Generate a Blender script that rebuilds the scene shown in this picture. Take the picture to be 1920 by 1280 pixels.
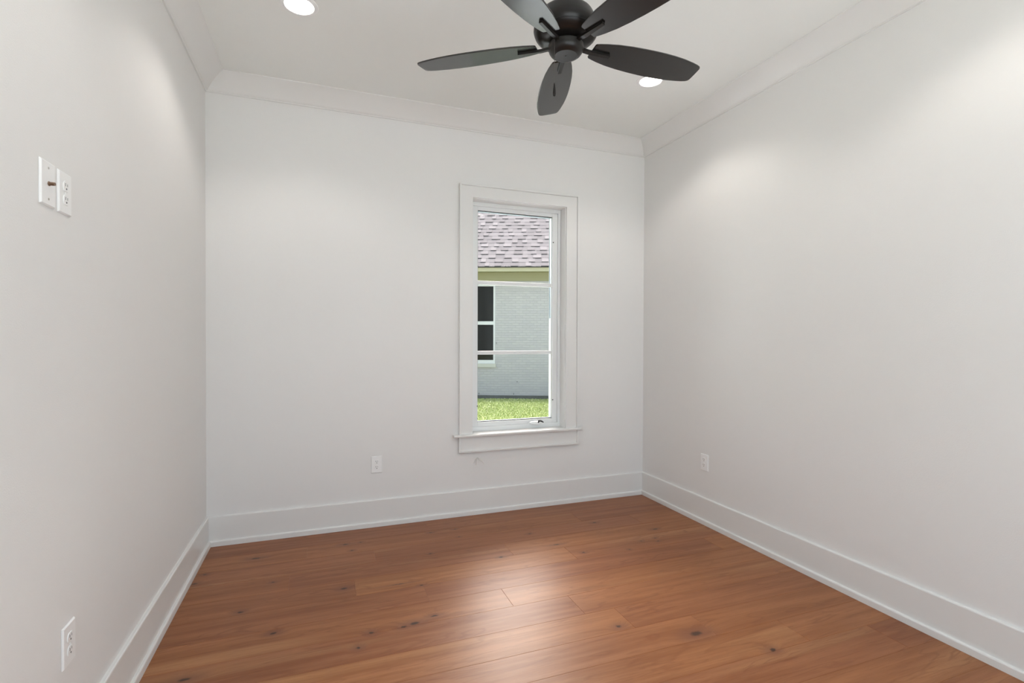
import bpy, bmesh, math, random
import numpy as np
from mathutils import Vector, Matrix

for o in list(bpy.data.objects):
    bpy.data.objects.remove(o)
S = bpy.context.scene
COL = S.collection
PI = math.pi

# ------------------------------------------------------------------ camera
W, L, H = 3.3442, 4.45, 3.048          # room: width, depth, ceiling height
F_PX, YAW, PITCH, ROLL = 957.4, 0.3573, -0.0107, 0.0034
CAM = Vector((0.7007, -3.7899, 1.357))
fwd = Vector((math.sin(YAW) * math.cos(PITCH), math.cos(YAW) * math.cos(PITCH), math.sin(PITCH)))
rgt = fwd.cross(Vector((0, 0, 1))).normalized()
upv = rgt.cross(fwd)
r2 = rgt * math.cos(ROLL) + upv * math.sin(ROLL)
u2 = -rgt * math.sin(ROLL) + upv * math.cos(ROLL)
cd = bpy.data.cameras.new('camera')
cd.sensor_width = 36.0
cd.lens = F_PX / 1920 * 36.0
cd.shift_y = 4.6 / 1920
cd.clip_start = 0.02
cam = bpy.data.objects.new('camera', cd)
COL.objects.link(cam)
M = Matrix((r2, u2, -fwd)).transposed().to_4x4()
M.translation = CAM
cam.matrix_world = M
S.camera = cam

# ------------------------------------------------------------------ view, sky, sun
S.view_settings.view_transform = 'Standard'
S.view_settings.look = 'None'
S.view_settings.gamma = 1.0
S.view_settings.use_curve_mapping = False
S.view_settings.exposure = -0.02
SKY_STRENGTH = 1.85
ADDED_GLARE = 11.0
wd = bpy.data.worlds.new('sky')
S.world = wd
wd.use_nodes = True
nt = wd.node_tree
nt.nodes.clear()
_out = nt.nodes.new('ShaderNodeOutputWorld')
_bg = nt.nodes.new('ShaderNodeBackground')
_tc = nt.nodes.new('ShaderNodeTexCoord')
_sp = nt.nodes.new('ShaderNodeSeparateXYZ')
_rp = nt.nodes.new('ShaderNodeValToRGB')
_rp.color_ramp.elements[0].position = 0.0
_rp.color_ramp.elements[0].color = (0.78, 0.91, 1.0, 1)
_rp.color_ramp.elements[1].position = 1.0
_rp.color_ramp.elements[1].color = (0.66, 0.83, 1.0, 1)
nt.links.new(_tc.outputs['Generated'], _sp.inputs[0])
nt.links.new(_sp.outputs['Z'], _rp.inputs[0])
# bright lobe added to the sky so the window's reflection glows on the floor
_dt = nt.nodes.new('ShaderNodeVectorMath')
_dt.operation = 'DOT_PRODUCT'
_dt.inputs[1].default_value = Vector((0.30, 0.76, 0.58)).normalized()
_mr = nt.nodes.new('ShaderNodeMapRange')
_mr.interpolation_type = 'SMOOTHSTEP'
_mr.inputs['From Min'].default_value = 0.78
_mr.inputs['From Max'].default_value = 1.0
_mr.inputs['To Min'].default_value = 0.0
_mr.inputs['To Max'].default_value = ADDED_GLARE
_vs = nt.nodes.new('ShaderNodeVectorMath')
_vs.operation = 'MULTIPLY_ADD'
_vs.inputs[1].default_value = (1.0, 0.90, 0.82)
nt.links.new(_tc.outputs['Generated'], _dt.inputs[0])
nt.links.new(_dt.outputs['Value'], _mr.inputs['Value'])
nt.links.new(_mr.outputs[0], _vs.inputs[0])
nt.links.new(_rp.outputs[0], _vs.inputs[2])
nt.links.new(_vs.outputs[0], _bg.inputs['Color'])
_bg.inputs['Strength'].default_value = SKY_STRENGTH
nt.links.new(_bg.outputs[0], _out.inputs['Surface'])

sl = bpy.data.lights.new('sun', 'SUN')
sl.energy = 8.0
sl.angle = math.radians(12)
sl.color = (1.0, 0.985, 0.95)
sun = bpy.data.objects.new('sun', sl)
COL.objects.link(sun)
sun.rotation_euler = Vector((-0.3, 0.03, -1.0)).to_track_quat('-Z', 'Y').to_euler()

LAMP_W = 11.3          # each recessed ceiling lamp
LAMP_COL = (1.0, 0.955, 0.895)


# ------------------------------------------------------------------ material helpers
def mat(name, color, rough=0.5, spec=0.5, metal=0.0, bump=None, coat=0.0, var=None):
    m = bpy.data.materials.new(name)
    m.use_nodes = True
    t = m.node_tree
    b = t.nodes['Principled BSDF']
    b.inputs['Base Color'].default_value = (*color, 1)
    b.inputs['Roughness'].default_value = rough
    b.inputs['Specular IOR Level'].default_value = spec
    b.inputs['Metallic'].default_value = metal
    b.inputs['Coat Weight'].default_value = coat
    tc = t.nodes.new('ShaderNodeTexCoord')
    if bump:
        sc, st = bump
        n = t.nodes.new('ShaderNodeTexNoise')
        n.inputs['Scale'].default_value = sc
        n.inputs['Detail'].default_value = 4
        t.links.new(tc.outputs['Object'], n.inputs['Vector'])
        bp = t.nodes.new('ShaderNodeBump')
        bp.inputs['Strength'].default_value = st
        bp.inputs['Distance'].default_value = 0.002
        t.links.new(n.outputs['Fac'], bp.inputs['Height'])
        t.links.new(bp.outputs['Normal'], b.inputs['Normal'])
    if var:
        sc, amt = var
        n = t.nodes.new('ShaderNodeTexNoise')
        n.inputs['Scale'].default_value = sc
        n.inputs['Detail'].default_value = 3
        t.links.new(tc.outputs['Object'], n.inputs['Vector'])
        r = t.nodes.new('ShaderNodeMapRange')
        r.inputs['To Min'].default_value = 1 - amt
        r.inputs['To Max'].default_value = 1 + amt
        t.links.new(n.outputs['Fac'], r.inputs['Value'])
        mx = t.nodes.new('ShaderNodeVectorMath')
        mx.operation = 'SCALE'
        mx.inputs[0].default_value = color
        t.links.new(r.outputs[0], mx.inputs['Scale'])
        t.links.new(mx.outputs[0], b.inputs['Base Color'])
    return m


WALL = mat('wall_paint', (0.848, 0.834, 0.820), 0.55, 0.35, bump=(220, 0.22), var=(30, 0.006))
CEIL = mat('ceiling_paint', (0.92, 0.927, 0.90), 0.75, 0.2, bump=(220, 0.12), var=(30, 0.006))
TRIM = mat('trim_paint', (0.835, 0.825, 0.808), 0.33, 0.5, bump=(60, 0.03), var=(20, 0.006))
WINP = mat('window_vinyl', (0.86, 0.87, 0.87), 0.3, 0.5, var=(20, 0.005))
PLAS = mat('white_plastic', (0.93, 0.925, 0.92), 0.3, 0.5, var=(60, 0.005))
SLOT = mat('slot_black', (0.02, 0.02, 0.02), 0.6, 0.3, var=(80, 0.1))
STEEL = mat('screw_steel', (0.55, 0.53, 0.5), 0.35, metal=1.0, var=(300, 0.1))
BRONZE = mat('connector_bronze', (0.32, 0.22, 0.16), 0.35, metal=1.0, var=(300, 0.1))
FANM = mat('fan_black_metal', (0.012, 0.010, 0.009), 0.34, 0.35, bump=(500, 0.05), var=(40, 0.08))
FANB = mat('fan_black_blade', (0.009, 0.0085, 0.008), 0.22, 0.9, bump=(350, 0.015), var=(25, 0.08))
BLKP = mat('black_plastic', (0.015, 0.015, 0.016), 0.35, 0.5, var=(60, 0.1))
WIRE = mat('white_wire', (0.85, 0.82, 0.78), 0.4, 0.4, var=(100, 0.02))


def emis(name, color, strength):
    m = bpy.data.materials.new(name)
    m.use_nodes = True
    b = m.node_tree.nodes['Principled BSDF']
    b.inputs['Base Color'].default_value = (0.9, 0.9, 0.9, 1)
    b.inputs['Emission Color'].default_value = (*color, 1)
    b.inputs['Emission Strength'].default_value = strength
    return m


LENS = emis('lamp_lens', (1.0, 0.95, 0.88), 9.0)


def glass_mat():
    m = bpy.data.materials.new('window_glass')
    m.use_nodes = True
    t = m.node_tree
    t.nodes.clear()
    o = t.nodes.new('ShaderNodeOutputMaterial')
    mx = t.nodes.new('ShaderNodeMixShader')
    tr = t.nodes.new('ShaderNodeBsdfTransparent')
    tr.inputs[0].default_value = (0.985, 0.99, 0.985, 1)
    gl = t.nodes.new('ShaderNodeBsdfGlossy')
    gl.inputs['Roughness'].default_value = 0.02
    fr = t.nodes.new('ShaderNodeFresnel')
    fr.inputs['IOR'].default_value = 1.25
    t.links.new(fr.outputs[0], mx.inputs[0])
    t.links.new(tr.outputs[0], mx.inputs[1])
    t.links.new(gl.outputs[0], mx.inputs[2])
    t.links.new(mx.outputs[0], o.inputs['Surface'])
    return m


GLASS = glass_mat()


# ------------------------------------------------------------------ mesh helpers
class MB:
    def __init__(self):
        self.v, self.f, self.mi = [], [], []

    def add(self, verts, faces, mi=0):
        b = len(self.v)
        self.v.extend([tuple(p) for p in verts])
        self.f.extend([tuple(b + i for i in fc) for fc in faces])
        self.mi.extend([mi] * len(faces))
        return self

    def box(self, x0, x1, y0, y1, z0, z1, mi=0):
        v = [(x0, y0, z0), (x1, y0, z0), (x1, y1, z0), (x0, y1, z0),
             (x0, y0, z1), (x1, y0, z1), (x1, y1, z1), (x0, y1, z1)]
        return self.add(v, [(0, 3, 2, 1), (4, 5, 6, 7), (0, 1, 5, 4), (1, 2, 6, 5), (2, 3, 7, 6), (3, 0, 4, 7)], mi)

    def lathe(self, prof, seg=48, mi=0, axis='z'):
        v, f = [], []
        n = len(prof)
        for s in range(seg):
            a = 2 * PI * s / seg
            for r, z in prof:
                if axis == 'z':
                    v.append((r * math.cos(a), r * math.sin(a), z))
                else:                                   # along -y
                    v.append((r * math.cos(a), -z, r * math.sin(a)))
        for s in range(seg):
            t = (s + 1) % seg
            for i in range(n - 1):
                f.append((s * n + i, t * n + i, t * n + i + 1, s * n + i + 1))
        return self.add(v, f, mi)

    def tube(self, pts, r, seg=8, mi=0):
        pts = [Vector(p) for p in pts]
        v, f = [], []
        rr = r if isinstance(r, (list, tuple)) else [r] * len(pts)
        for i, p in enumerate(pts):
            d = (pts[min(i + 1, len(pts) - 1)] - pts[max(i - 1, 0)]).normalized()
            a = d.orthogonal().normalized() if i == 0 else (pa - d * pa.dot(d)).normalized()
            pa = a
            b = d.cross(a)
            for s in range(seg):
                t = 2 * PI * s / seg
                v.append(p + (a * math.cos(t) + b * math.sin(t)) * rr[i])
        for i in range(len(pts) - 1):
            for s in range(seg):
                t = (s + 1) % seg
                f.append((i * seg + s, i * seg + t, (i + 1) * seg + t, (i + 1) * seg + s))
        f.append(tuple(range(seg))[::-1])
        f.append(tuple((len(pts) - 1) * seg + s for s in range(seg)))
        return self.add(v, f, mi)

    def prism(self, poly, h0, h1, mi=0, plane='xy'):
        n = len(poly)
        def P(a, b, c):
            return (a, b, c) if plane == 'xy' else (a, -c, b)      # 'xz': extrude along -y
        v = [P(a, b, h0) for a, b in poly] + [P(a, b, h1) for a, b in poly]
        f = [tuple(range(n))[::-1], tuple(range(n, 2 * n))]
        f += [(i, (i + 1) % n, n + (i + 1) % n, n + i) for i in range(n)]
        return self.add(v, f, mi)

    def sweep(self, prof, side, y1=-L, mi=0):
        """prof: list of (distance from wall, z), mitred where two walls meet"""
        n = len(prof)
        if side == 'back':
            a = [(d, -d, z) for d, z in prof]; b = [(W - d, -d, z) for d, z in prof]
        elif side == 'left':
            a = [(d, y1, z) for d, z in prof]; b = [(d, -d, z) for d, z in prof]
        elif side == 'right':
            a = [(W - d, -d, z) for d, z in prof]; b = [(W - d, y1, z) for d, z in prof]
        f = [(i, (i + 1) % n, n + (i + 1) % n, n + i) for i in range(n)]
        f += [tuple(range(n))[::-1], tuple(range(n, 2 * n))]
        return self.add(a + b, f, mi)

    def build(self, name, m, parent=None, smooth=None, bevel=None, loc=None, kind=None):
        me = bpy.data.meshes.new(name)
        me.from_pydata(self.v, [], self.f)
        for mm in (m if isinstance(m, (list, tuple)) else [m]):
            me.materials.append(mm)
        me.polygons.foreach_set('material_index', self.mi)
        bm = bmesh.new()
        bm.from_mesh(me)
        bmesh.ops.remove_doubles(bm, verts=bm.verts, dist=1e-6)
        bmesh.ops.recalc_face_normals(bm, faces=bm.faces)
        bm.to_mesh(me)
        bm.free()
        if smooth is not None:
            me.polygons.foreach_set('use_smooth', [True] * len(me.polygons))
            me.set_sharp_from_angle(angle=math.radians(smooth))
        me.update()
        o = bpy.data.objects.new(name, me)
        COL.objects.link(o)
        if parent is not None:
            o.parent = parent
        if loc:
            o.location = loc
        if bevel:
            b = o.modifiers.new('bevel', 'BEVEL')
            b.width = bevel
            b.segments = 2
            b.limit_method = 'ANGLE'
            b.angle_limit = math.radians(40)
        if kind:
            o['kind'] = kind
        return o


def tag(o, label, cat, group=None, kind=None):
    o['label'] = label
    o['category'] = cat
    if group:
        o['group'] = group
    if kind:
        o['kind'] = kind
    return o


def empty(name, loc=(0, 0, 0), rz=0.0):
    o = bpy.data.objects.new(name, None)
    o.empty_display_size = 0.05
    COL.objects.link(o)
    o.location = loc
    o.rotation_euler = (0, 0, rz)
    return o


def copy_tree(o, parent=None):
    c = o.copy()
    COL.objects.link(c)
    c.parent = parent
    for ch in list(o.children):
        copy_tree(ch, c)
    return c


# ------------------------------------------------------------------ floor of wide planks
rows = [0.0, -.237, -.427, -.620, -.810, -1.0, -1.19, -1.381, -1.572, -1.760, -1.940, -2.120, -2.310, -2.500]
while rows[-1] > -L:
    rows.append(rows[-1] - .19)
joints = {0: [1.42], 1: [.615, 2.517], 2: [1.013, 2.918], 3: [.532, 1.829], 4: [.873, 2.181], 5: [1.223, 3.138],
          6: [1.613], 7: [.014, 1.919], 8: [.178, 2.083], 9: [.495, 2.40], 10: [.858, 2.763], 11: [1.223, 3.128],
          12: [1.35], 13: [1.72]}
tones = {(0, 0): -.35, (0, 1): -.2, (1, 0): .25, (1, 1): .05, (1, 2): -.3, (2, 0): -.15, (2, 1): -.3, (2, 2): .1,
         (3, 0): .0, (3, 1): -.35, (3, 2): .35, (4, 0): -.1, (4, 1): .45, (4, 2): -.15, (5, 0): -.25, (5, 1): -.35,
         (5, 2): .45, (6, 0): .1, (6, 1): .25, (7, 1): -.3, (7, 2): .1, (8, 1): .35, (8, 2): -.1, (9, 1): .05,
         (9, 2): .15, (10, 1): .2, (10, 2): .15, (11, 1): -.25, (11, 2): -.45, (11, 3): .35, (12, 0): -.1, (12, 1): .1}
rng = random.Random(4)
fv, ff, fco, fto = [], [], [], []


def plank(x0, x1, y0, y1, tone):
    g, dp = 0.0011, 0.0010
    b = len(fv)
    fv.extend([(x0, y0, -dp), (x1, y0, -dp), (x1, y1, -dp), (x0, y1, -dp),
               (x0 + g, y0 + g, 0), (x1 - g, y0 + g, 0), (x1 - g, y1 - g, 0), (x0 + g, y1 - g, 0)])
    ou, ov = rng.uniform(0, 50), rng.uniform(0, 50)
    for fc in ((4, 5, 6, 7), (0, 1, 5, 4), (1, 2, 6, 5), (2, 3, 7, 6), (3, 0, 4, 7)):
        ff.append(tuple(b + i for i in fc))
        for i in fc:
            p = fv[b + i]
            fco.extend((p[0] - x0 + ou, p[1] - y0 + ov * 2, ov))
            fto.append(tone)


for k in range(len(rows) - 1):
    js = joints.get(k) or [rng.uniform(.3, 1.2), rng.uniform(2.0, 2.9)]
    xs = [0.0] + js + [W]
    for q in range(len(xs) - 1):
        plank(xs[q], xs[q + 1], rows[k + 1], rows[k], tones.get((k, q), rng.uniform(-.4, .4)))
nb = len(fv)                                             # slab below the planks
fv.extend([(0, rows[-1], -.40), (W, rows[-1], -.40), (W, 0, -.40), (0, 0, -.40),
           (0, rows[-1], -.0012), (W, rows[-1], -.0012), (W, 0, -.0012), (0, 0, -.0012)])
for fc in ((0, 3, 2, 1), (4, 5, 6, 7), (0, 1, 5, 4), (1, 2, 6, 5), (2, 3, 7, 6), (3, 0, 4, 7)):
    ff.append(tuple(nb + i for i in fc))
    for i in fc:
        fco.extend((0, 0, 0)); fto.append(-1.0)
me = bpy.data.meshes.new('floor')
me.from_pydata(fv, [], ff)
at = me.attributes.new('plank_co', 'FLOAT_VECTOR', 'CORNER')
at.data.foreach_set('vector', fco)
at = me.attributes.new('tone', 'FLOAT', 'CORNER')
at.data.foreach_set('value', fto)
me.update()
floor = bpy.data.objects.new('floor', me)
COL.objects.link(floor)
tag(floor, 'reddish brown wood plank floor with small dark knots', 'floor', kind='structure')

# knots of the boards: x, y, half length, half width
KN = [(.323, -.311, .030, .012), (.074, -.452, .012, .008), (.045, -.559, .020, .010), (.450, -.686, .012, .007),
      (.847, -.278, .026, .010), (.944, -.274, .011, .008), (.883, -.392, .011, .007), (.815, -.895, .022, .013),
      (.323, -.971, .018, .012), (.493, -1.225, .020, .010), (.915, -1.374, .014, .011), (.851, -1.474, .013, .011),
      (1.116, -1.364, .030, .014), (1.064, -1.378, .016, .009), (1.218, -1.333, .024, .009), (1.215, -1.000, .012, .007),
      (1.098, -.946, .050, .0035), (1.414, -.264, .013, .007), (1.591, -.259, .012, .006), (1.582, -.406, .009, .006),
      (1.344, -.611, .011, .008), (2.057, -.52, .014, .008), (2.152, -.754, .030, .007), (2.261, -.925, .011, .009),
      (1.745, -.811, .018, .009), (2.589, -.484, .017, .010), (2.714, -.893, .011, .008), (2.832, -.883, .011, .006),
      (2.821, -.932, .009, .006), (2.561, -.985, .009, .007), (2.933, -.745, .022, .010), (2.016, -1.722, .017, .012),
      (2.320, -1.896, .040, .020), (2.549, -2.112, .018, .013), (.190, -1.453, .030, .012)]


def floor_mat():
    m = bpy.data.materials.new('plank_wood')
    m.use_nodes = True
    t = m.node_tree
    b = t.nodes['Principled BSDF']
    N, K = t.nodes.new, t.links.new

    def math_(op, a, c=None, d=None, clamp=False):
        n = N('ShaderNodeMath'); n.operation = op; n.use_clamp = clamp
        for i, x in enumerate((a, c, d)):
            if x is None:
                continue
            if isinstance(x, (int, float)):
                n.inputs[i].default_value = x
            else:
                K(x, n.inputs[i])
        return n.outputs[0]

    def vmul(v, s):
        n = N('ShaderNodeVectorMath'); n.operation = 'MULTIPLY'
        K(v, n.inputs[0]); n.inputs[1].default_value = s
        return n.outputs[0]

    def noise(v, scale, det=4, rough=.55, dist=0.0):
        n = N('ShaderNodeTexNoise')
        K(v, n.inputs['Vector'])
        n.inputs['Scale'].default_value = scale
        n.inputs['Detail'].default_value = det
        n.inputs['Roughness'].default_value = rough
        n.inputs['Distortion'].default_value = dist
        return n.outputs['Fac']

    def mixc(f, a, c):
        n = N('ShaderNodeMix'); n.data_type = 'RGBA'
        K(f, n.inputs[0])
        for i, x in ((6, a), (7, c)):
            if isinstance(x, tuple):
                n.inputs[i].default_value = (*x, 1)
            else:
                K(x, n.inputs[i])
        return n.outputs[2]

    def ramp(f, lo, hi, a=0.0, c=1.0):
        n = N('ShaderNodeMapRange'); n.interpolation_type = 'SMOOTHSTEP'
        K(f, n.inputs[0])
        n.inputs[1].default_value = lo; n.inputs[2].default_value = hi
        n.inputs[3].default_value = a; n.inputs[4].default_value = c
        return n.outputs[0]

    ac = N('ShaderNodeAttribute'); ac.attribute_name = 'plank_co'
    tn = N('ShaderNodeAttribute'); tn.attribute_name = 'tone'
    tc = N('ShaderNodeTexCoord')
    pos = tc.outputs['Object']
    # distance to the nearest knot in knot radii
    wob = N('ShaderNodeTexNoise'); wob.inputs['Scale'].default_value = 60; wob.inputs['Detail'].default_value = 3
    K(pos, wob.inputs['Vector'])
    wv = N('ShaderNodeVectorMath'); wv.operation = 'MULTIPLY_ADD'
    K(wob.outputs['Color'], wv.inputs[0])
    wv.inputs[1].default_value = (.022, .012, 0)
    K(pos, wv.inputs[2])
    kd = None
    for kx, ky, rx, ry in KN:
        n = N('ShaderNodeVectorMath'); n.operation = 'MULTIPLY_ADD'
        K(wv.outputs[0], n.inputs[0])
        n.inputs[1].default_value = (1 / rx, 1 / ry, 0)
        n.inputs[2].default_value = (-(kx + .011) / rx, -(ky + .006) / ry, 0)
        ln = N('ShaderNodeVectorMath'); ln.operation = 'LENGTH'
        K(n.outputs[0], ln.inputs[0])
        kd = ln.outputs['Value'] if kd is None else math_('MINIMUM', kd, ln.outputs['Value'])
    near = ramp(kd, 0.0, 5.0, 1.0, 0.0)
    # grain runs along x and swirls past the knots
    warp = N('ShaderNodeVectorMath'); warp.operation = 'ADD'
    cmb = N('ShaderNodeCombineXYZ')
    K(math_('MULTIPLY', near, .035), cmb.inputs['Y'])
    K(ac.outputs['Vector'], warp.inputs[0]); K(cmb.outputs[0], warp.inputs[1])
    g = warp.outputs[0]
    figure = noise(vmul(g, (1.3, 9.0, 1)), 1.0, 3, .5, .6)         # broad figure, cathedrals
    rings = math_('FRACT', math_('MULTIPLY', figure, 9.0))
    rings = math_('ABSOLUTE', math_('SUBTRACT', rings, .5))
    streak = noise(vmul(g, (1.2, 22.0, 1)), 1.0, 3, .55)
    fine = noise(vmul(g, (6.0, 130.0, 1)), 1.0, 4, .62)
    pores = noise(vmul(g, (16.0, 330.0, 1)), 1.0, 2, .6)
    sap = noise(vmul(g, (.35, 7.5, 1)), 1.0, 2, .5)
    base = mixc(ramp(streak, .25, .75), (.255, .087, .027), (.365, .145, .057))
    base = mixc(ramp(sap, .57, .70, 0, .55), base, (.45, .22, .095))
    base = mixc(math_('MULTIPLY', ramp(rings, .30, .5), ramp(figure, .40, .62, .0, .50)), base, (.20, .062, .018))
    base = mixc(ramp(fine, .50, .74, 0, .45), base, (.21, .066, .018))
    base = mixc(ramp(pores, .58, .76, 0, .45), base, (.165, .053, .016))
    hsv = N('ShaderNodeHueSaturation')
    K(base, hsv.inputs['Color'])
    K(math_('MULTIPLY_ADD', tn.outputs['Fac'], .25, 1.0), hsv.inputs['Value'])
    K(math_('MULTIPLY_ADD', tn.outputs['Fac'], .007, .5), hsv.inputs['Hue'])
    base = hsv.outputs['Color']
    base = mixc(ramp(kd, .8, 4.2, .55, 0), base, (.17, .065, .036))
    base = mixc(ramp(kd, .35, 1.05, .92, 0), base, (.042, .018, .010))
    K(base, b.inputs['Base Color'])
    K(math_('MULTIPLY_ADD', fine, .10, FLOOR_ROUGH - .05), b.inputs['Roughness'])
    b.inputs['Specular IOR Level'].default_value = 0.37
    b.inputs['Coat Weight'].default_value = FLOOR_COAT
    b.inputs['Coat Roughness'].default_value = FLOOR_COAT_ROUGH
    b.inputs['Coat IOR'].default_value = 1.6
    bp = N('ShaderNodeBump')
    bp.inputs['Strength'].default_value = .22
    bp.inputs['Distance'].default_value = .0012
    h = math_('ADD', math_('MULTIPLY', fine, .55), math_('MULTIPLY', rings, .35))
    h = math_('ADD', h, math_('MULTIPLY', pores, .3))
    K(h, bp.inputs['Height'])
    K(bp.outputs[0], b.inputs['Normal'])
    K(bp.outputs[0], b.inputs['Coat Normal'])
    return m


FLOOR_ROUGH, FLOOR_COAT, FLOOR_COAT_ROUGH = .40, 0.0, .30
me.materials.append(floor_mat())

# ------------------------------------------------------------------ walls and ceiling
HX0, HX1, HZ0, HZ1 = 1.778, 2.594, 0.600, 2.447            # hole for the window
wb = MB()
wb.box(-.15, HX0, 0, .20, -.40, H)
wb.box(HX1, W + .15, 0, .20, -.40, H)
wb.box(HX0, HX1, 0, .20, -.40, HZ0)
wb.box(HX0, HX1, 0, .20, HZ1, H)
tag(wb.build('wall_back', WALL), 'off white back wall with the single tall window', 'wall', kind='structure')
tag(MB().box(-.15, 0, -L - .15, 0, -.40, H).build('wall_left', WALL),
    'off white left wall with plates at two heights', 'wall', kind='structure')
tag(MB().box(W, W + .15, -L - .15, 0, -.40, H).build('wall_right', WALL),
    'off white plain right wall with one low outlet', 'wall', kind='structure')
OPX0, OPX1, OPZ = .20, 3.15, 2.70                            # wide unseen opening added behind the camera to let daylight in
wf = MB()
wf.box(0, OPX0, -L - .15, -L, -.40, H)
wf.box(OPX1, W, -L - .15, -L, -.40, H)
wf.box(OPX0, OPX1, -L - .15, -L, OPZ, H)
wf.box(OPX0, OPX1, -L - .15, -L, -.40, -.002)
tag(wf.build('wall_front', WALL), 'off white wall opposite the window, wide opening added to let daylight in', 'wall', kind='structure')
tag(MB().box(-.15, W + .15, -L - .15, .20, H, H + .15).build('ceiling', CEIL),
    'flat white ceiling with recessed lamps', 'ceiling', kind='structure')

# ------------------------------------------------------------------ crown moulding, baseboards
CB = 2.9387
crown = [(0, CB), (.009, CB), (.0105, CB + .002), (.0105, CB + .006), (.0135, CB + .0075)]
for i in range(11):                                          # one broad shallow cove
    t = i / 10
    crown.append((.0135 + .1035 * t, CB + .0075 + (H - .0055 - CB - .0075) * t + .011 * math.sin(t * PI)))
crown += [(.1205, H - .005), (.1215, H - .0035), (.1215, H), (0, H)]
for i, (sd, lb) in enumerate((('left', 'white crown moulding along the left wall top'),
                              ('back', 'white crown moulding above the window wall'),
                              ('right', 'white crown moulding along the right wall top'))):
    tag(MB().sweep(crown, sd).build('trim_%d' % (i + 1), TRIM, smooth=35), lb, 'crown moulding', kind='structure')
BH, BT, ST, SH = .1928, .016, .0133, .0367
base = [(0, .0005), (BT, .0005), (BT, BH - .006), (BT - .0015, BH - .002), (BT - .004, BH), (0, BH)]
shoe = [(BT, .0005), (BT + ST, .0005), (BT + ST, SH - .007), (BT + ST - .002, SH - .0025), (BT + ST - .006, SH), (BT, SH)]
for sd in ('left', 'back', 'right'):
    bo = MB().sweep(base, sd).build('baseboard_' + sd, TRIM)
    tag(bo, {'left': 'tall white baseboard along the left wall', 'back': 'tall white baseboard under the window',
             'right': 'tall white baseboard along the right wall'}[sd], 'baseboard', kind='structure')
    MB().sweep(shoe, sd).build('shoe_moulding', TRIM, bo)

# ------------------------------------------------------------------ window
win = empty('window_1', (2.186, 0, .622))
tag(win, 'tall white casement window with two horizontal bars and wide casing', 'window', kind='structure')
WO = Vector((-2.186, 0, -.622))


def wpart(mb, name, m, parent=None, **k):
    p = win if parent is None else parent
    return mb.build(name, m, p, loc=tuple(WO) if parent is None else (0, 0, 0), **k)


CX0, CX1, CZ1 = 1.6815, 2.6920, 2.533                        # outer edge of the casing
IX0, IX1, IZ1 = 1.7875, 2.5850, 2.4350                       # inner edge
ZS = .622                                                    # top of the stool
c = MB()
c.box(CX0 + .013, IX0, -.019, 0, ZS, CZ1 - .013)
c.box(IX1, CX1 - .013, -.019, 0, ZS, CZ1 - .013)
c.box(IX0, IX1, -.019, 0, IZ1, CZ1 - .013)
wpart(c, 'casing', TRIM)
c = MB()
c.box(CX0, CX0 + .013, -.031, 0, ZS, CZ1)
c.box(CX1 - .013, CX1, -.031, 0, ZS, CZ1)
c.box(CX0 + .013, CX1 - .013, -.031, 0, CZ1 - .013, CZ1)
wpart(c, 'back_band', TRIM, bevel=.002)
c = MB()
c.box(HX0, 1.792, .0, .19, ZS, HZ1)
c.box(2.580, HX1, .0, .19, ZS, HZ1)
c.box(1.792, 2.580, .0, .19, 2.431, HZ1)
wpart(c, 'jamb', TRIM, bevel=.0015)
# stool with rounded nose, horns past the casing
st = []
nose = [(-.0465, .612), (-.0465, .616), (-.044, .6205), (-.040, ZS)]
poly = [(.0, .603), (-.042, .603), (-.0445, .605), (-.0455, .608)] + nose + [(.0, ZS)]
c = MB()
n = len(poly)
c.add([(1.637, y, z) for y, z in poly] + [(2.722, y, z) for y, z in poly],
      [(i, (i + 1) % n, n + (i + 1) % n, n + i) for i in range(n)] + [tuple(range(n)), tuple(range(n, 2 * n))])
c.box(HX0, HX1, 0, .19, .6005, ZS)
wpart(c, 'stool', TRIM, bevel=.0012)
c = MB()
c.box(1.679 + .014, 2.6985 - .014, -.016, 0, .485 + .014, .603)
wpart(c, 'apron', TRIM)
c = MB()
c.box(1.679, 1.693, -.027, 0, .485, .603)
c.box(2.6845, 2.6985, -.027, 0, .485, .603)
c.box(1.693, 2.6845, -.027, 0, .485, .499)
wpart(c, 'apron_band', TRIM, bevel=.003)
# fixed frame
c = MB()
FX0, FX1, FZ0, FZ1 = 1.792, 2.580, ZS, 2.431


def ring(mb, x0, x1, z0, z1, w, y0, y1, wb_=None, wt=None):
    wb_ = w if wb_ is None else wb_
    wt = w if wt is None else wt
    mb.box(x0, x0 + w, y0, y1, z0, z1)
    mb.box(x1 - w, x1, y0, y1, z0, z1)
    mb.box(x0 + w, x1 - w, y0, y1, z0, z0 + wb_)
    mb.box(x0 + w, x1 - w, y0, y1, z1 - wt, z1)


ring(c, FX0, FX1, FZ0, FZ1, .024, .085, .185, .034, .030)
wpart(c, 'frame', WINP, bevel=.0015)
c = MB()
SX0, SX1, SZ0, SZ1 = 1.861, 2.515, .690, 2.372                # clear opening of the sash
ring(c, FX0 + .024, FX1 - .024, FZ0 + .034, FZ1 - .030, SX0 - FX0 - .024, .098, .165, SZ0 - FZ0 - .034, FZ1 - .030 - SZ1)
sash = wpart(c, 'sash', WINP, bevel=.003)
GY = .118
CLAD = mat('sash_exterior_cladding', (.26, .31, .35), .45, .4, var=(20, .01))
c = MB()
ring(c, SX0 - .001, SX1 + .001, SZ0 - .001, SZ1 + .001, .0035, GY + .006, .166)
c.build('exterior_stop', CLAD, sash)
for z0, z1 in ((SZ0, 1.242), (1.242, 1.802), (1.802, SZ1)):
    MB().box(SX0 - .004, SX1 + .004, GY, GY + .005, z0 + .0005, z1 - .0005).build('glass_pane', GLASS, sash)
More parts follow.
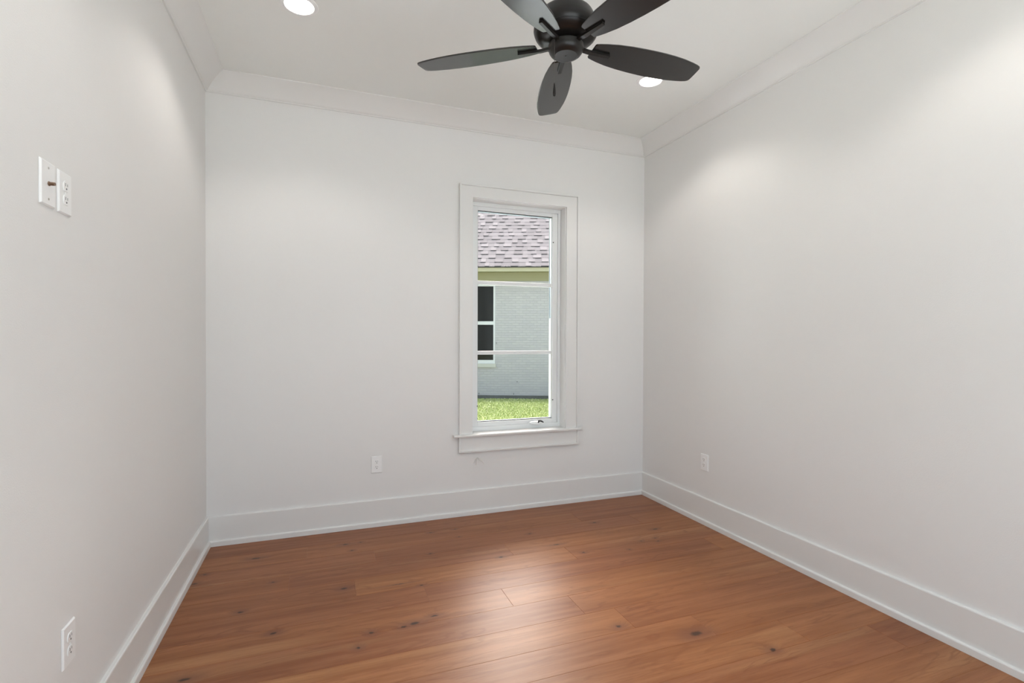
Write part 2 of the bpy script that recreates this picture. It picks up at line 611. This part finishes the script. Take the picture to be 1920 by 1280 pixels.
for zc in (1.242, 1.802):
    q = MB()
    q.box(SX0, SX1, GY - .012, GY - .0008, zc - .0145, zc + .0145)
    q.box(SX0, SX1, GY + .0058, GY + .018, zc - .0145, zc + .0145)
    q.build('muntin', WINP, sash, bevel=.003)
# thin dark glazing gasket round the glass
c = MB()
ring(c, SX0 - .001, SX1 + .001, SZ0 - .001, SZ1 + .001, .0065, GY - .003, GY - .0006)
c.build('gasket', BLKP, sash)
# operator crank on the bottom rail
cx, cz = 2.352, .662
c = MB()
prof = []
v, f = [], []
NS, NR = 24, 8
for i in range(NR + 1):
    a = i / NR * PI / 2
    for s in range(NS):
        t = 2 * PI * s / NS
        rr = math.cos(a) ** .6 if i < NR else 0.0
        v.append((cx + .058 * rr * math.cos(t), .0845 - .030 * math.sin(a), cz + .017 * rr * math.sin(t)))
for i in range(NR):
    for s in range(NS):
        f.append((i * NS + s, i * NS + (s + 1) % NS, (i + 1) * NS + (s + 1) % NS, (i + 1) * NS + s))
f.append(tuple(range(NS))[::-1])
c.add(v, f)
crank = wpart(c, 'crank_operator', WINP, smooth=50)
c = MB()
c.tube([(cx + .018, .062, cz + .004), (cx + .018, .050, cz + .012), (cx + .022, .046, cz + .019)], .006, 10)
c.tube([(cx + .012, .046, cz + .022), (cx + .028, .044, cz + .021), (cx + .045, .044, cz + .016),
        (cx + .058, .045, cz + .008)], [.005, .0065, .0062, .0045], 10)
c.build('crank_knob', BLKP, crank, smooth=50)['label'] = 'black folding crank knob'
# sash lock lever on the left frame
c = MB()
c.box(1.797, 1.811, .080, .0849, .765, .955)
lock = wpart(c, 'sash_lock', WINP, bevel=.003)
MB().tube([(1.804, .080, .84), (1.804, .068, .83), (1.806, .062, .87), (1.806, .066, .925)],
          [.005, .006, .0055, .004], 10).build('lock_lever', WINP, lock, smooth=50)
for xx, zz in ((2.517, 2.16), (2.517, .845), (1.8595, .82)):
    wpart(MB().box(xx - .004, xx + .004, .0945, .0979, zz - .004, zz + .004), 'screen_clip', BLKP)

# ------------------------------------------------------------------ wall plates
PW, PH = .0785, .1215
def plate_mesh():
    c = MB()
    w, h = PW / 2, PH / 2
    for_ = [(w, h, 0), (w, h, .0018), (w - .0035, h - .0035, .0060)]
    v = []
    for a, b_, y in for_:
        v += [(-a, -y, -b_), (a, -y, -b_), (a, -y, b_), (-a, -y, b_)]
    f = [(3, 2, 1, 0), (8, 9, 10, 11)]
    for k in range(2):
        f += [(4 * k + i, 4 * k + (i + 1) % 4, 4 * k + 4 + (i + 1) % 4, 4 * k + 4 + i) for i in range(4)]
    return c.add(v, f)


def screw(parent, z, m=PLAS):
    c = MB()
    c.lathe([(0, .0074), (.0022, .0072), (.0033, .0064), (.0033, .0055)], 14, axis='y')
    s = c.build('screw', m, parent, smooth=50, loc=(0, 0, z))
    return s


def make_outlet():
    root = empty('electrical_outlet')
    plate_mesh().build('faceplate', PLAS, root, bevel=.0008)
    for zc in (.0197, -.0197):
        poly = []
        for i in range(33):
            a = 2 * PI * i / 33
            poly.append((.0172 * math.cos(a), max(-.0140, min(.0140, .0172 * math.sin(a)))))
        rc = MB().prism(poly, .0052, .0082, plane='xz').build('receptacle', PLAS, root, loc=(0, 0, zc), bevel=.0006)
        MB().box(-.0074, -.0052, -.0085, -.0078, .0000, .0090).build('slot', SLOT, rc)
        MB().box(.0052, .0070, -.0085, -.0078, .0008, .0082).build('slot', SLOT, rc)
        hp = [(.0026 * math.cos(t), -.0068 + .0026 * math.sin(t)) for t in np.linspace(PI, 2 * PI, 9)]
        hp += [(.0026, -.0045), (-.0026, -.0045)]
        MB().prism(hp, .0078, .0085, plane='xz').build('ground_hole', SLOT, rc)
    screw(root, 0)
    return root


out0 = make_outlet()
G = 'duplex outlets on the walls'
spots = [((1.075, -.0002, .444), 0, 'white duplex outlet low on the back wall left of the window'),
         ((W - .0002, -.775, .4505), -PI / 2, 'white duplex outlet low on the right wall'),
         ((.0002, -1.945, 1.7725), PI / 2, 'white duplex outlet high on the left wall beside the coaxial plate'),
         ((.0002, -1.935, .455), PI / 2, 'white duplex outlet low on the left wall above the baseboard')]
for i, (loc, rz, lb) in enumerate(spots):
    o = out0 if i == 0 else copy_tree(out0)
    o.location = loc
    o.rotation_euler = (0, 0, rz)
    tag(o, lb, 'outlet', G)

cp = empty('coaxial_wall_plate', (.0002, -2.044, 1.7735), PI / 2)
tag(cp, 'white cable plate with one bronze threaded connector high on the left wall', 'wall plate')
plate_mesh().build('faceplate', PLAS, cp, bevel=.0008)
screw(cp, .042, STEEL)
screw(cp, -.042, STEEL)
c = MB()
c.prism([(.0065 * math.cos(a), .0065 * math.sin(a)) for a in np.linspace(0, 2 * PI, 7)[:-1]], .005, .0085, plane='xz')
pr = [(.0048, .008)]
for i in range(8):
    pr += [(.0048, .0088 + i * .0013), (.0042, .0094 + i * .0013)]
pr += [(.0046, .0205), (.0020, .0205), (.0018, .0170), (0, .0170)]
c.lathe(pr, 18, axis='y')
c.build('connector', BRONZE, cp, smooth=30)['label'] = 'bronze threaded connector'

# ------------------------------------------------------------------ loose wires under the apron
c = MB()
def wp(px, pz, y): return (px, y, pz)
b0 = (1.829, -.006, .432)
c.tube([(1.829, .004, .432), (1.829, -.004, .4325), (1.826, -.012, .434), (1.812, -.018, .431), (1.795, -.016, .424)], .0024, 6)
c.tube([(1.830, .004, .431), (1.829, -.006, .430), (1.823, -.014, .415), (1.820, -.017, .398), (1.819, -.014, .382)], .0024, 6)
c.tube([(1.831, .004, .431), (1.834, -.008, .430), (1.848, -.017, .421), (1.868, -.020, .404), (1.884, -.016, .384)], .0024, 6)
c.tube([(1.830, .004, .433), (1.833, -.009, .434), (1.850, -.016, .428), (1.872, -.018, .408)], .0024, 6)
c.tube([(1.829, .004, .430), (1.822, -.008, .429), (1.808, -.010, .412), (1.800, -.008, .394)], .0024, 6)
tag(c.build('loose_wires', WIRE, smooth=60), 'thin white wire ends poking out of the wall under the window', 'wires')

# ------------------------------------------------------------------ recessed lamps
def make_lamp():
    root = empty('recessed_light')
    c = MB()
    c.lathe([(.070, -.0040), (.072, -.0062), (.080, -.0058), (.091, -.0030), (.0925, 0.0), (.0700, 0.0)], 56)
    c.f.extend([])
    c.build('trim_ring', PLAS, root, smooth=40)
    MB().lathe([(0, -.0042), (.0705, -.0042), (.0705, -.001), (0, -.001)], 56).build('lens', LENS, root)['label'] = 'glowing white lens'
    ld = bpy.data.lights.new('lamp_light', 'SPOT')
    ld.energy = LAMP_W
    ld.color = LAMP_COL
    ld.spot_size = math.radians(134)
    ld.spot_blend = .45
    ld.shadow_soft_size = .06
    lo = bpy.data.objects.new('lamp_light', ld)
    COL.objects.link(lo)
    lo.parent = root
    lo.location = (0, 0, -.072)
    return root


lamp0 = make_lamp()
for i, (x, y, lb) in enumerate(((.596, -.960, 'glowing recessed ceiling lamp left of the fan'),
                                (2.722, -.955, 'glowing recessed ceiling lamp right of the fan behind a blade tip'),
                                (.596, -2.690, 'recessed ceiling lamp over the camera side, left, out of frame'),
                                (2.722, -2.690, 'recessed ceiling lamp over the camera side, right, out of frame'))):
    o = lamp0 if i == 0 else copy_tree(lamp0)
    o.location = (x, y, H)
    tag(o, lb, 'ceiling lamp', 'recessed ceiling lamps')

# ------------------------------------------------------------------ ceiling fan
FX, FY, FZB, FPHI, FPIT = 1.6536, -1.8657, 2.5766, 2.5143, -.1671
fan = empty('ceiling_fan', (FX, FY, H))
tag(fan, 'black five bladed ceiling fan with a pull chain', 'ceiling fan')


def fpart(mb, name, m, smooth=40, parent=None):
    return mb.build(name, m, fan if parent is None else parent, smooth=smooth, loc=(0, 0, -H) if parent is None else None)


fpart(MB().lathe([(0, H), (.07, H), (.068, H - .02), (.05, H - .05), (.022, H - .062), (0, H - .062)], 40), 'canopy', FANM)
fpart(MB().lathe([(.0135, H - .06), (.0135, 2.74), (.030, 2.738), (.032, 2.70), (0, 2.70), ], 24), 'downrod', FANM)
fpart(MB().lathe([(0, 2.712), (.060, 2.712), (.098, 2.708), (.108, 2.702), (.114, 2.692), (.124, 2.668), (.1335, 2.646),
                  (.1345, 2.634), (.1320, 2.624), (.1285, 2.620), (.1275, 2.617), (.1285, 2.615), (.1240, 2.608),
                  (.112, 2.598), (.090, 2.592), (.072, 2.590), (.068, 2.5895), (.056, 2.588), (.050, 2.5865), (0, 2.5865)], 72),
      'motor_housing', FANM, 30)
fpart(MB().lathe([(0, 2.590), (.052, 2.590), (.052, 2.578), (.0695, 2.5775), (.0728, 2.5750), (.0733, 2.570), (.0722, 2.567), (.0722, 2.558),
                  (.0700, 2.549), (.0640, 2.540), (.0560, 2.5340), (.0478, 2.5318), (.0468, 2.5312), (0, 2.5312)], 64),
      'switch_housing', FANM, 30)
c = MB()
c.lathe([(0, 2.5288), (.003, 2.5292), (.0042, 2.5308), (.0042, 2.5318)], 16)
fpart(c, 'screw', BLKP)

bl = [(.122, .036), (.127, .041), (.140, .0455), (.170, .0535), (.22, .0635), (.28, .0705), (.34, .0745), (.40, .0765), (.45, .0765),
      (.50, .0745), (.55, .0700), (.60, .0620), (.630, .0555), (.646, .0500)]
up = [(r, w) for r, w in bl] + [(.654, .044)]
dn = [(r, -w) for r, w in bl] + [(.651, -.045)]
tip = [(.6575, .034), (.657, .0), (.6545, -.036)]
outline = dn + tip[::-1] + up[::-1]
T2 = .0032
blade_mesh = MB()
n = len(outline)
ins = []
cxm = .38
for r, w in outline:
    ins.append((cxm + (r - cxm) * .9935, w * .972))
v = [(r, w, T2 - .001) for r, w in outline] + [(r, w, -T2 + .001) for r, w in outline] + \
    [(r, w, T2) for r, w in ins] + [(r, w, -T2) for r, w in ins]
f = [(i, (i + 1) % n, n + (i + 1) % n, n + i) for i in range(n)]
f += [(i, (i + 1) % n, 2 * n + (i + 1) % n, 2 * n + i) for i in range(n)]
f += [(n + i, n + (i + 1) % n, 3 * n + (i + 1) % n, 3 * n + i) for i in range(n)]
f += [tuple(2 * n + i for i in range(n)), tuple(3 * n + i for i in range(n))]
blade_mesh.add(v, f)
blade0 = fpart(blade_mesh, 'fan_blade', FANB, 25)
c = MB()
for (xa, ya, za, xb, yb, zb_, ha, hb) in ((.050, .0085, -.004, .108, .0085, -.009, .010, .011), (.108, .0085, -.009, .206, .0075, -.0085, .011, .0095)):
    c.add([(xa, -ya, za + ha / 2), (xa, ya, za + ha / 2), (xa, ya, za - ha / 2), (xa, -ya, za - ha / 2),
           (xb, -yb, zb_ + hb / 2), (xb, yb, zb_ + hb / 2), (xb, yb, zb_ - hb / 2), (xb, -yb, zb_ - hb / 2)],
          [(0, 1, 2, 3), (7, 6, 5, 4), (0, 4, 5, 1), (1, 5, 6, 2), (2, 6, 7, 3), (3, 7, 4, 0)])
iron0 = fpart(c, 'blade_iron', FANM, 25, parent=blade0)
for k in range(5):
    b_ = blade0 if k == 0 else copy_tree(blade0, fan)
    b_.location = (0, 0, FZB - H)
    b_.rotation_euler = (FPIT, 0, FPHI - k * 2 * PI / 5)

# pull chain on the side towards the camera
to_cam = Vector((CAM.x - FX, CAM.y - FY, 0)).normalized()
lat = Vector((to_cam.y, -to_cam.x, 0)) * -1.0                # camera right
pc = -lat * .0405 + to_cam * .060
c = MB()
c.lathe([(.0030, 0), (.0052, .001), (.0052, .004), (.0030, .005)], 16, axis='y')
eye = c.build('chain_grommet', FANM, fan, smooth=40)
eye.location = (pc.x, pc.y, 2.563 - H)
eye.rotation_euler = (0, 0, math.atan2(pc.y, pc.x) + PI / 2)
pcx, pcy = pc.x * 1.12, pc.y * 1.12
c = MB()
z = 2.562
c.tube([(pc.x * .98, pc.y * .98, 2.563), (pcx, pcy, 2.562), (pcx, pcy, 2.555), (pcx, pcy, 2.385)], .0007, 6)
while z > 2.386:
    c.lathe([(0, z + .0013), (.0010, z + .0009), (.0014, z), (.0010, z - .0009), (0, z - .0013)], 6)
    k = len(c.v) - 30
    for i in range(k, len(c.v)):
        c.v[i] = (c.v[i][0] + pcx, c.v[i][1] + pcy, c.v[i][2])
    z -= .0032
chain = fpart(c, 'pull_chain', mat('chain_dark_steel', (.16, .15, .14), .4, metal=1.0, var=(300, .1)), 50)
c = MB()
c.lathe([(0, 2.390), (.0022, 2.389), (.0032, 2.383), (.0056, 2.366), (.0068, 2.352), (.0064, 2.342), (.0040, 2.336), (0, 2.3345)], 20)
fob = c.build('chain_fob', FANM, chain, smooth=60)
fob.location = (pcx, pcy, 0)

# ------------------------------------------------------------------ outdoors: lawn
GZ = -.42


def lawn_mat():
    m = bpy.data.materials.new('lawn_soil')
    m.use_nodes = True
    t = m.node_tree
    b = t.nodes['Principled BSDF']
    b.inputs['Roughness'].default_value = .9
    tc = t.nodes.new('ShaderNodeTexCoord')
    n = t.nodes.new('ShaderNodeTexNoise'); n.inputs['Scale'].default_value = 9; n.inputs['Detail'].default_value = 8
    r = t.nodes.new('ShaderNodeValToRGB')
    r.color_ramp.elements[0].position = .3; r.color_ramp.elements[0].color = (.17, .20, .06, 1)
    r.color_ramp.elements[1].position = .7; r.color_ramp.elements[1].color = (.34, .35, .15, 1)
    t.links.new(tc.outputs['Object'], n.inputs['Vector'])
    t.links.new(n.outputs['Fac'], r.inputs[0])
    t.links.new(r.outputs[0], b.inputs['Base Color'])
    return m


def blade_mat():
    m = bpy.data.materials.new('grass_blades')
    m.use_nodes = True
    t = m.node_tree
    b = t.nodes['Principled BSDF']
    b.inputs['Roughness'].default_value = .6
    a = t.nodes.new('ShaderNodeAttribute'); a.attribute_name = 'shade'
    r = t.nodes.new('ShaderNodeValToRGB')
    e = r.color_ramp.elements
    e[0].position = 0; e[0].color = (.17, .23, .05, 1)
    e[1].position = 1; e[1].color = (.68, .66, .42, 1)
    x = e.new(.45); x.color = (.35, .42, .13, 1)
    x = e.new(.8); x.color = (.50, .54, .23, 1)
    t.links.new(a.outputs['Fac'], r.inputs[0])
    t.links.new(r.outputs[0], b.inputs['Base Color'])
    return m


tag(MB().box(-30, 40, -30, 50, GZ - .5, GZ).build('lawn', lawn_mat()),
    'sunlit lawn ground between the two houses', 'lawn', kind='structure')

tag(MB().box(-9, 14, 1.2, 6.0, GZ - .1, GZ + .015).build('reflector_strip', mat('reflector_strip_concrete', (.66, .68, .71), .8, .2, bump=(30, .3), var=(4, .05))),
    'unseen pale concrete strip added outside the window to brighten the blade reflections', 'reflector_strip', kind='structure')  # pale strip added to reflect daylight into the fan blades
tag(MB().box(-3.5, 7.0, -14, -L - .16, GZ, -.06).build('bounce_patio', mat('bounce_patio_concrete', (.70, .74, .78), .8, .2, bump=(30, .3), var=(4, .05))),
    'unseen pale concrete slab added outside the wide opening to bounce daylight indoors', 'bounce_patio', kind='structure')  # slab added behind the camera to bounce daylight up to the ceiling

fh = Vector((math.sin(YAW), math.cos(YAW), 0))               # horizontal heading of the camera
rh = Vector((math.cos(YAW), -math.sin(YAW), 0))
npr = np.random.RandomState(7)
NG = 130000
latx = -5.5 + npr.rand(NG) * 10.5
dist = 14.93 - .05 * latx - npr.rand(NG) * 6.5
bx = CAM.x + fh.x * dist + rh.x * latx
by = CAM.y + fh.y * dist + rh.y * latx
ang = npr.rand(NG) * 2 * PI
wdt = .005 + npr.rand(NG) * .006
hgt = .018 + npr.rand(NG) * .028
lean = (npr.rand(NG, 2) - .5) * .05
gv = np.zeros((NG, 3, 3))
gv[:, 0] = np.stack([bx - np.cos(ang) * wdt, by - np.sin(ang) * wdt, np.full(NG, GZ)], 1)
gv[:, 1] = np.stack([bx + np.cos(ang) * wdt, by + np.sin(ang) * wdt, np.full(NG, GZ)], 1)
gv[:, 2] = np.stack([bx + lean[:, 0], by + lean[:, 1], GZ + hgt], 1)
keep = by > 6.02
gv = gv[keep]
NG = len(gv)
gm = bpy.data.meshes.new('grass')
gm.vertices.add(NG * 3)
gm.vertices.foreach_set('co', gv.reshape(-1))
gm.loops.add(NG * 3)
gm.loops.foreach_set('vertex_index', np.arange(NG * 3, dtype=np.int32))
gm.polygons.add(NG)
gm.polygons.foreach_set('loop_start', np.arange(NG, dtype=np.int32) * 3)
gm.update(calc_edges=True)
ga = gm.attributes.new('shade', 'FLOAT', 'FACE')
ga.data.foreach_set('value', npr.rand(NG).astype(np.float32))
gm.materials.append(blade_mat())
go = bpy.data.objects.new('grass', gm)
COL.objects.link(go)
tag(go, 'bright green mown grass outside the window', 'grass', kind='stuff')

# ------------------------------------------------------------------ outdoors: the neighbouring house
DH = 15.0
h0 = CAM + fh * DH
HY = -YAW - .05
house = empty('house', (h0.x, h0.y, GZ), HY)
tag(house, 'white painted brick house with mauve grey shingle roof seen through the window', 'house')


def brick_mat():
    m = bpy.data.materials.new('painted_brick')
    m.use_nodes = True
    t = m.node_tree
    b = t.nodes['Principled BSDF']
    b.inputs['Roughness'].default_value = .7
    tc = t.nodes.new('ShaderNodeTexCoord')
    mp = t.nodes.new('ShaderNodeMapping')
    mp.inputs['Rotation'].default_value = (PI / 2, 0, 0)
    br = t.nodes.new('ShaderNodeTexBrick')
    br.inputs['Scale'].default_value = 1.0
    br.inputs['Brick Width'].default_value = .21
    br.inputs['Row Height'].default_value = .072
    br.inputs['Mortar Size'].default_value = .006
    br.inputs['Mortar Smooth'].default_value = .6
    br.inputs['Color1'].default_value = (.345, .335, .345, 1)
    br.inputs['Color2'].default_value = (.37, .36, .362, 1)
    br.inputs['Mortar'].default_value = (.325, .316, .324, 1)
    t.links.new(tc.outputs['Object'], mp.inputs[0])
    t.links.new(mp.outputs[0], br.inputs['Vector'])
    t.links.new(br.outputs['Color'], b.inputs['Base Color'])
    bp = t.nodes.new('ShaderNodeBump'); bp.inputs['Strength'].default_value = .6; bp.inputs['Distance'].default_value = .01
    bp.invert = True
    ns = t.nodes.new('ShaderNodeTexNoise'); ns.inputs['Scale'].default_value = 18; ns.inputs['Detail'].default_value = 5
    t.links.new(tc.outputs['Object'], ns.inputs['Vector'])
    ad = t.nodes.new('ShaderNodeMath'); ad.operation = 'MULTIPLY_ADD'
    t.links.new(ns.outputs['Fac'], ad.inputs[0]); ad.inputs[1].default_value = .8
    t.links.new(br.outputs['Fac'], ad.inputs[2])
    t.links.new(ad.outputs[0], bp.inputs['Height'])
    t.links.new(bp.outputs[0], b.inputs['Normal'])
    return m


BRICK = brick_mat()
CONC = mat('foundation_concrete', (.10, .10, .095), .9, .2, bump=(30, .4), var=(6, .25))
FASC = mat('eave_cream_paint', (.36, .34, .23), .5, .4, var=(8, .03))
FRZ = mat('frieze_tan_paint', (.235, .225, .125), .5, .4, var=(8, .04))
HFRM = mat('far_window_white', (.50, .51, .515), .4, .4, var=(8, .01))
HGLS = mat('far_window_glass', (.010, .010, .009), .06, .12, var=(3, .2))
SILL = mat('far_sill_cream', (.42, .41, .37), .6, .3, var=(8, .03))


def Z(z): return z - GZ                                     # house parts are measured from the ground


X0, X1 = -7.0, 7.5
wx0, wx1, wz0, wz1 = -1.45, -.50, .615, 2.935                # far window opening (outside of its frame)
c = MB()
c.box(X0, wx0, 0, .25, Z(-.315), Z(3.40))
c.box(wx1, X1, 0, .25, Z(-.315), Z(3.40))
c.box(wx0, wx1, 0, .25, Z(-.315), Z(wz0))
c.box(wx0, wx1, 0, .25, Z(wz1), Z(3.40))
c.box(X0, X0 + .25, .25, 6, Z(-.315), Z(3.40))
c.box(X1 - .25, X1, .25, 6, Z(-.315), Z(3.40))
c.build('brick_wall', BRICK, house)
c = MB()
c.box(X0 - .01, X1 + .01, -.02, 6, Z(GZ - .05), Z(-.315))
c.build('foundation', CONC, house)
c = MB()
c.box(X0 - .03, X1 + .03, -.025, 0, Z(3.04), Z(3.285))
c.build('frieze_board', FRZ, house)
c = MB()
c.box(X0 - .45, X1 + .45, -.43, 0, Z(3.285), Z(3.30))
c.build('soffit', FRZ, house)
c = MB()
c.box(X0 - .45, X1 + .45, -.46, -.43, Z(3.265), Z(3.395))
c.build('fascia', FASC, house)
c = MB()
c.box(X0 - .45, X1 + .45, -.512, -.455, Z(3.372), Z(3.398))
c.build('drip_edge', mat('drip_edge_dark', (.03, .028, .027), .6, .3, var=(5, .1)), house)
# far window
c = MB()
fw = .05
c.box(wx0, wx0 + fw, -.012, .08, Z(wz0), Z(wz1)); c.box(wx1 - fw, wx1, -.012, .08, Z(wz0), Z(wz1))
c.box(wx0 + fw, wx1 - fw, -.012, .08, Z(wz0), Z(wz0 + .105)); c.box(wx0 + fw, wx1 - fw, -.012, .08, Z(wz1 - .045), Z(wz1))
hw = c.build('window', HFRM, house)
for zc in (1.81,):
    MB().box(wx0 + fw, wx1 - fw, .0, .05, Z(zc - .05), Z(zc + .05)).build('meeting_rail', HFRM, hw)
for za, zb_ in ((wz0 + .105, 1.76), (1.86, wz1 - .045)):
    MB().box(wx0 + fw, wx1 - fw, .04, .045, Z(za), Z(zb_)).build('pane', HGLS, hw)
MB().box(wx0 - .04, wx1 + .03, -.05, .02, Z(wz0 - .105), Z(wz0)).build('window_sill', SILL, house)
# slots and marks in the brick
for xx, zz, hh, ww in ((-.985 + .013, -.27, .05, .014), (.055, -.27, .05, .014), (.155, .09, .022, .022), (-.46, 1.22, .055, .010),
                       (1.1, -.27, .05, .014), (2.15, -.27, .05, .014)):
    MB().box(xx - ww / 2, xx + ww / 2, -.003, .004, Z(zz - hh / 2), Z(zz + hh / 2)).build('weep_hole', SLOT, house)

# roof of layered shingles with thicker dragon-tooth tabs
TH = math.radians(45)
EX = .190
NROW, LEN = 30, (X1 - X0) + .9
rr = random.Random(11)


def shingle_mat():
    m = bpy.data.materials.new('roof_shingle')
    m.use_nodes = True
    t = m.node_tree
    b = t.nodes['Principled BSDF']
    b.inputs['Roughness'].default_value = .9
    a = t.nodes.new('ShaderNodeAttribute'); a.attribute_name = 'tab'
    tc = t.nodes.new('ShaderNodeTexCoord')
    n = t.nodes.new('ShaderNodeTexNoise'); n.inputs['Scale'].default_value = 25; n.inputs['Detail'].default_value = 4
    t.links.new(tc.outputs['Object'], n.inputs['Vector'])
    ad = t.nodes.new('ShaderNodeMath'); ad.operation = 'MULTIPLY_ADD'
    t.links.new(n.outputs['Fac'], ad.inputs[0]); ad.inputs[1].default_value = .30
    t.links.new(a.outputs['Fac'], ad.inputs[2])
    r = t.nodes.new('ShaderNodeValToRGB')
    r.color_ramp.elements[0].position = .05; r.color_ramp.elements[0].color = (.125, .104, .108, 1)
    r.color_ramp.elements[1].position = 1.0; r.color_ramp.elements[1].color = (.225, .192, .196, 1)
    t.links.new(ad.outputs[0], r.inputs[0])
    t.links.new(r.outputs[0], b.inputs['Base Color'])
    return m


rv, rf, rt, rmi = [], [], [], []


def quadbox(x0, x1, s0, s1, h0a, h1a, tone):
    """a shingle lying on the slope from s0 to s1, thick h1a at its lower edge"""
    b = len(rv)
    cs, sn = math.cos(TH), math.sin(TH)
    for x, s, h in ((x0, s0, 0), (x1, s0, 0), (x1, s1, 0), (x0, s1, 0), (x0, s0, h1a), (x1, s0, h1a), (x1, s1, h0a), (x0, s1, h0a)):
        rv.append((x, -.50 + s * cs - h * sn, Z(3.40) + s * sn + h * cs))
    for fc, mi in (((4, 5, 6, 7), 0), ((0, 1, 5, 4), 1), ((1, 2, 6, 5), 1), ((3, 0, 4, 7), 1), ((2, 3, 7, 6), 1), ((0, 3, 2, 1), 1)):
        rf.append(tuple(b + i for i in fc)); rt.append(tone); rmi.append(mi)


xa = X0 - .45
for k in range(NROW):
    s0 = k * EX
    x = xa - rr.random() * .3
    while x < xa + LEN:
        w = rr.uniform(.13, .32)
        x1 = min(x + w, xa + LEN)
        x0_ = max(x, xa)
        if x1 > x0_:
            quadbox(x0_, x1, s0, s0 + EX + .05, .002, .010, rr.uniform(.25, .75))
        x = x1 if x1 > x else x + w
        if x >= xa + LEN: break
        w = rr.uniform(.12, .26)                             # raised tab
        x1 = min(x + w, xa + LEN)
        if x1 > max(x, xa):
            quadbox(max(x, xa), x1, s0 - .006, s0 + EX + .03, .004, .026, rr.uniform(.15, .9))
        x = x1
rm = bpy.data.meshes.new('roof')
rm.from_pydata(rv, [], rf)
ra = rm.attributes.new('tab', 'FLOAT', 'FACE')
ra.data.foreach_set('value', rt)
rm.materials.append(shingle_mat())
rm.materials.append(mat('shingle_cut_edge_shadow', (.05, .047, .05), .9, .2, var=(20, .2)))  # dark cut edges, also painting in the shadow lines under the tabs
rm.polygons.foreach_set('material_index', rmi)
ro = bpy.data.objects.new('roof', rm)
COL.objects.link(ro)
ro.parent = house
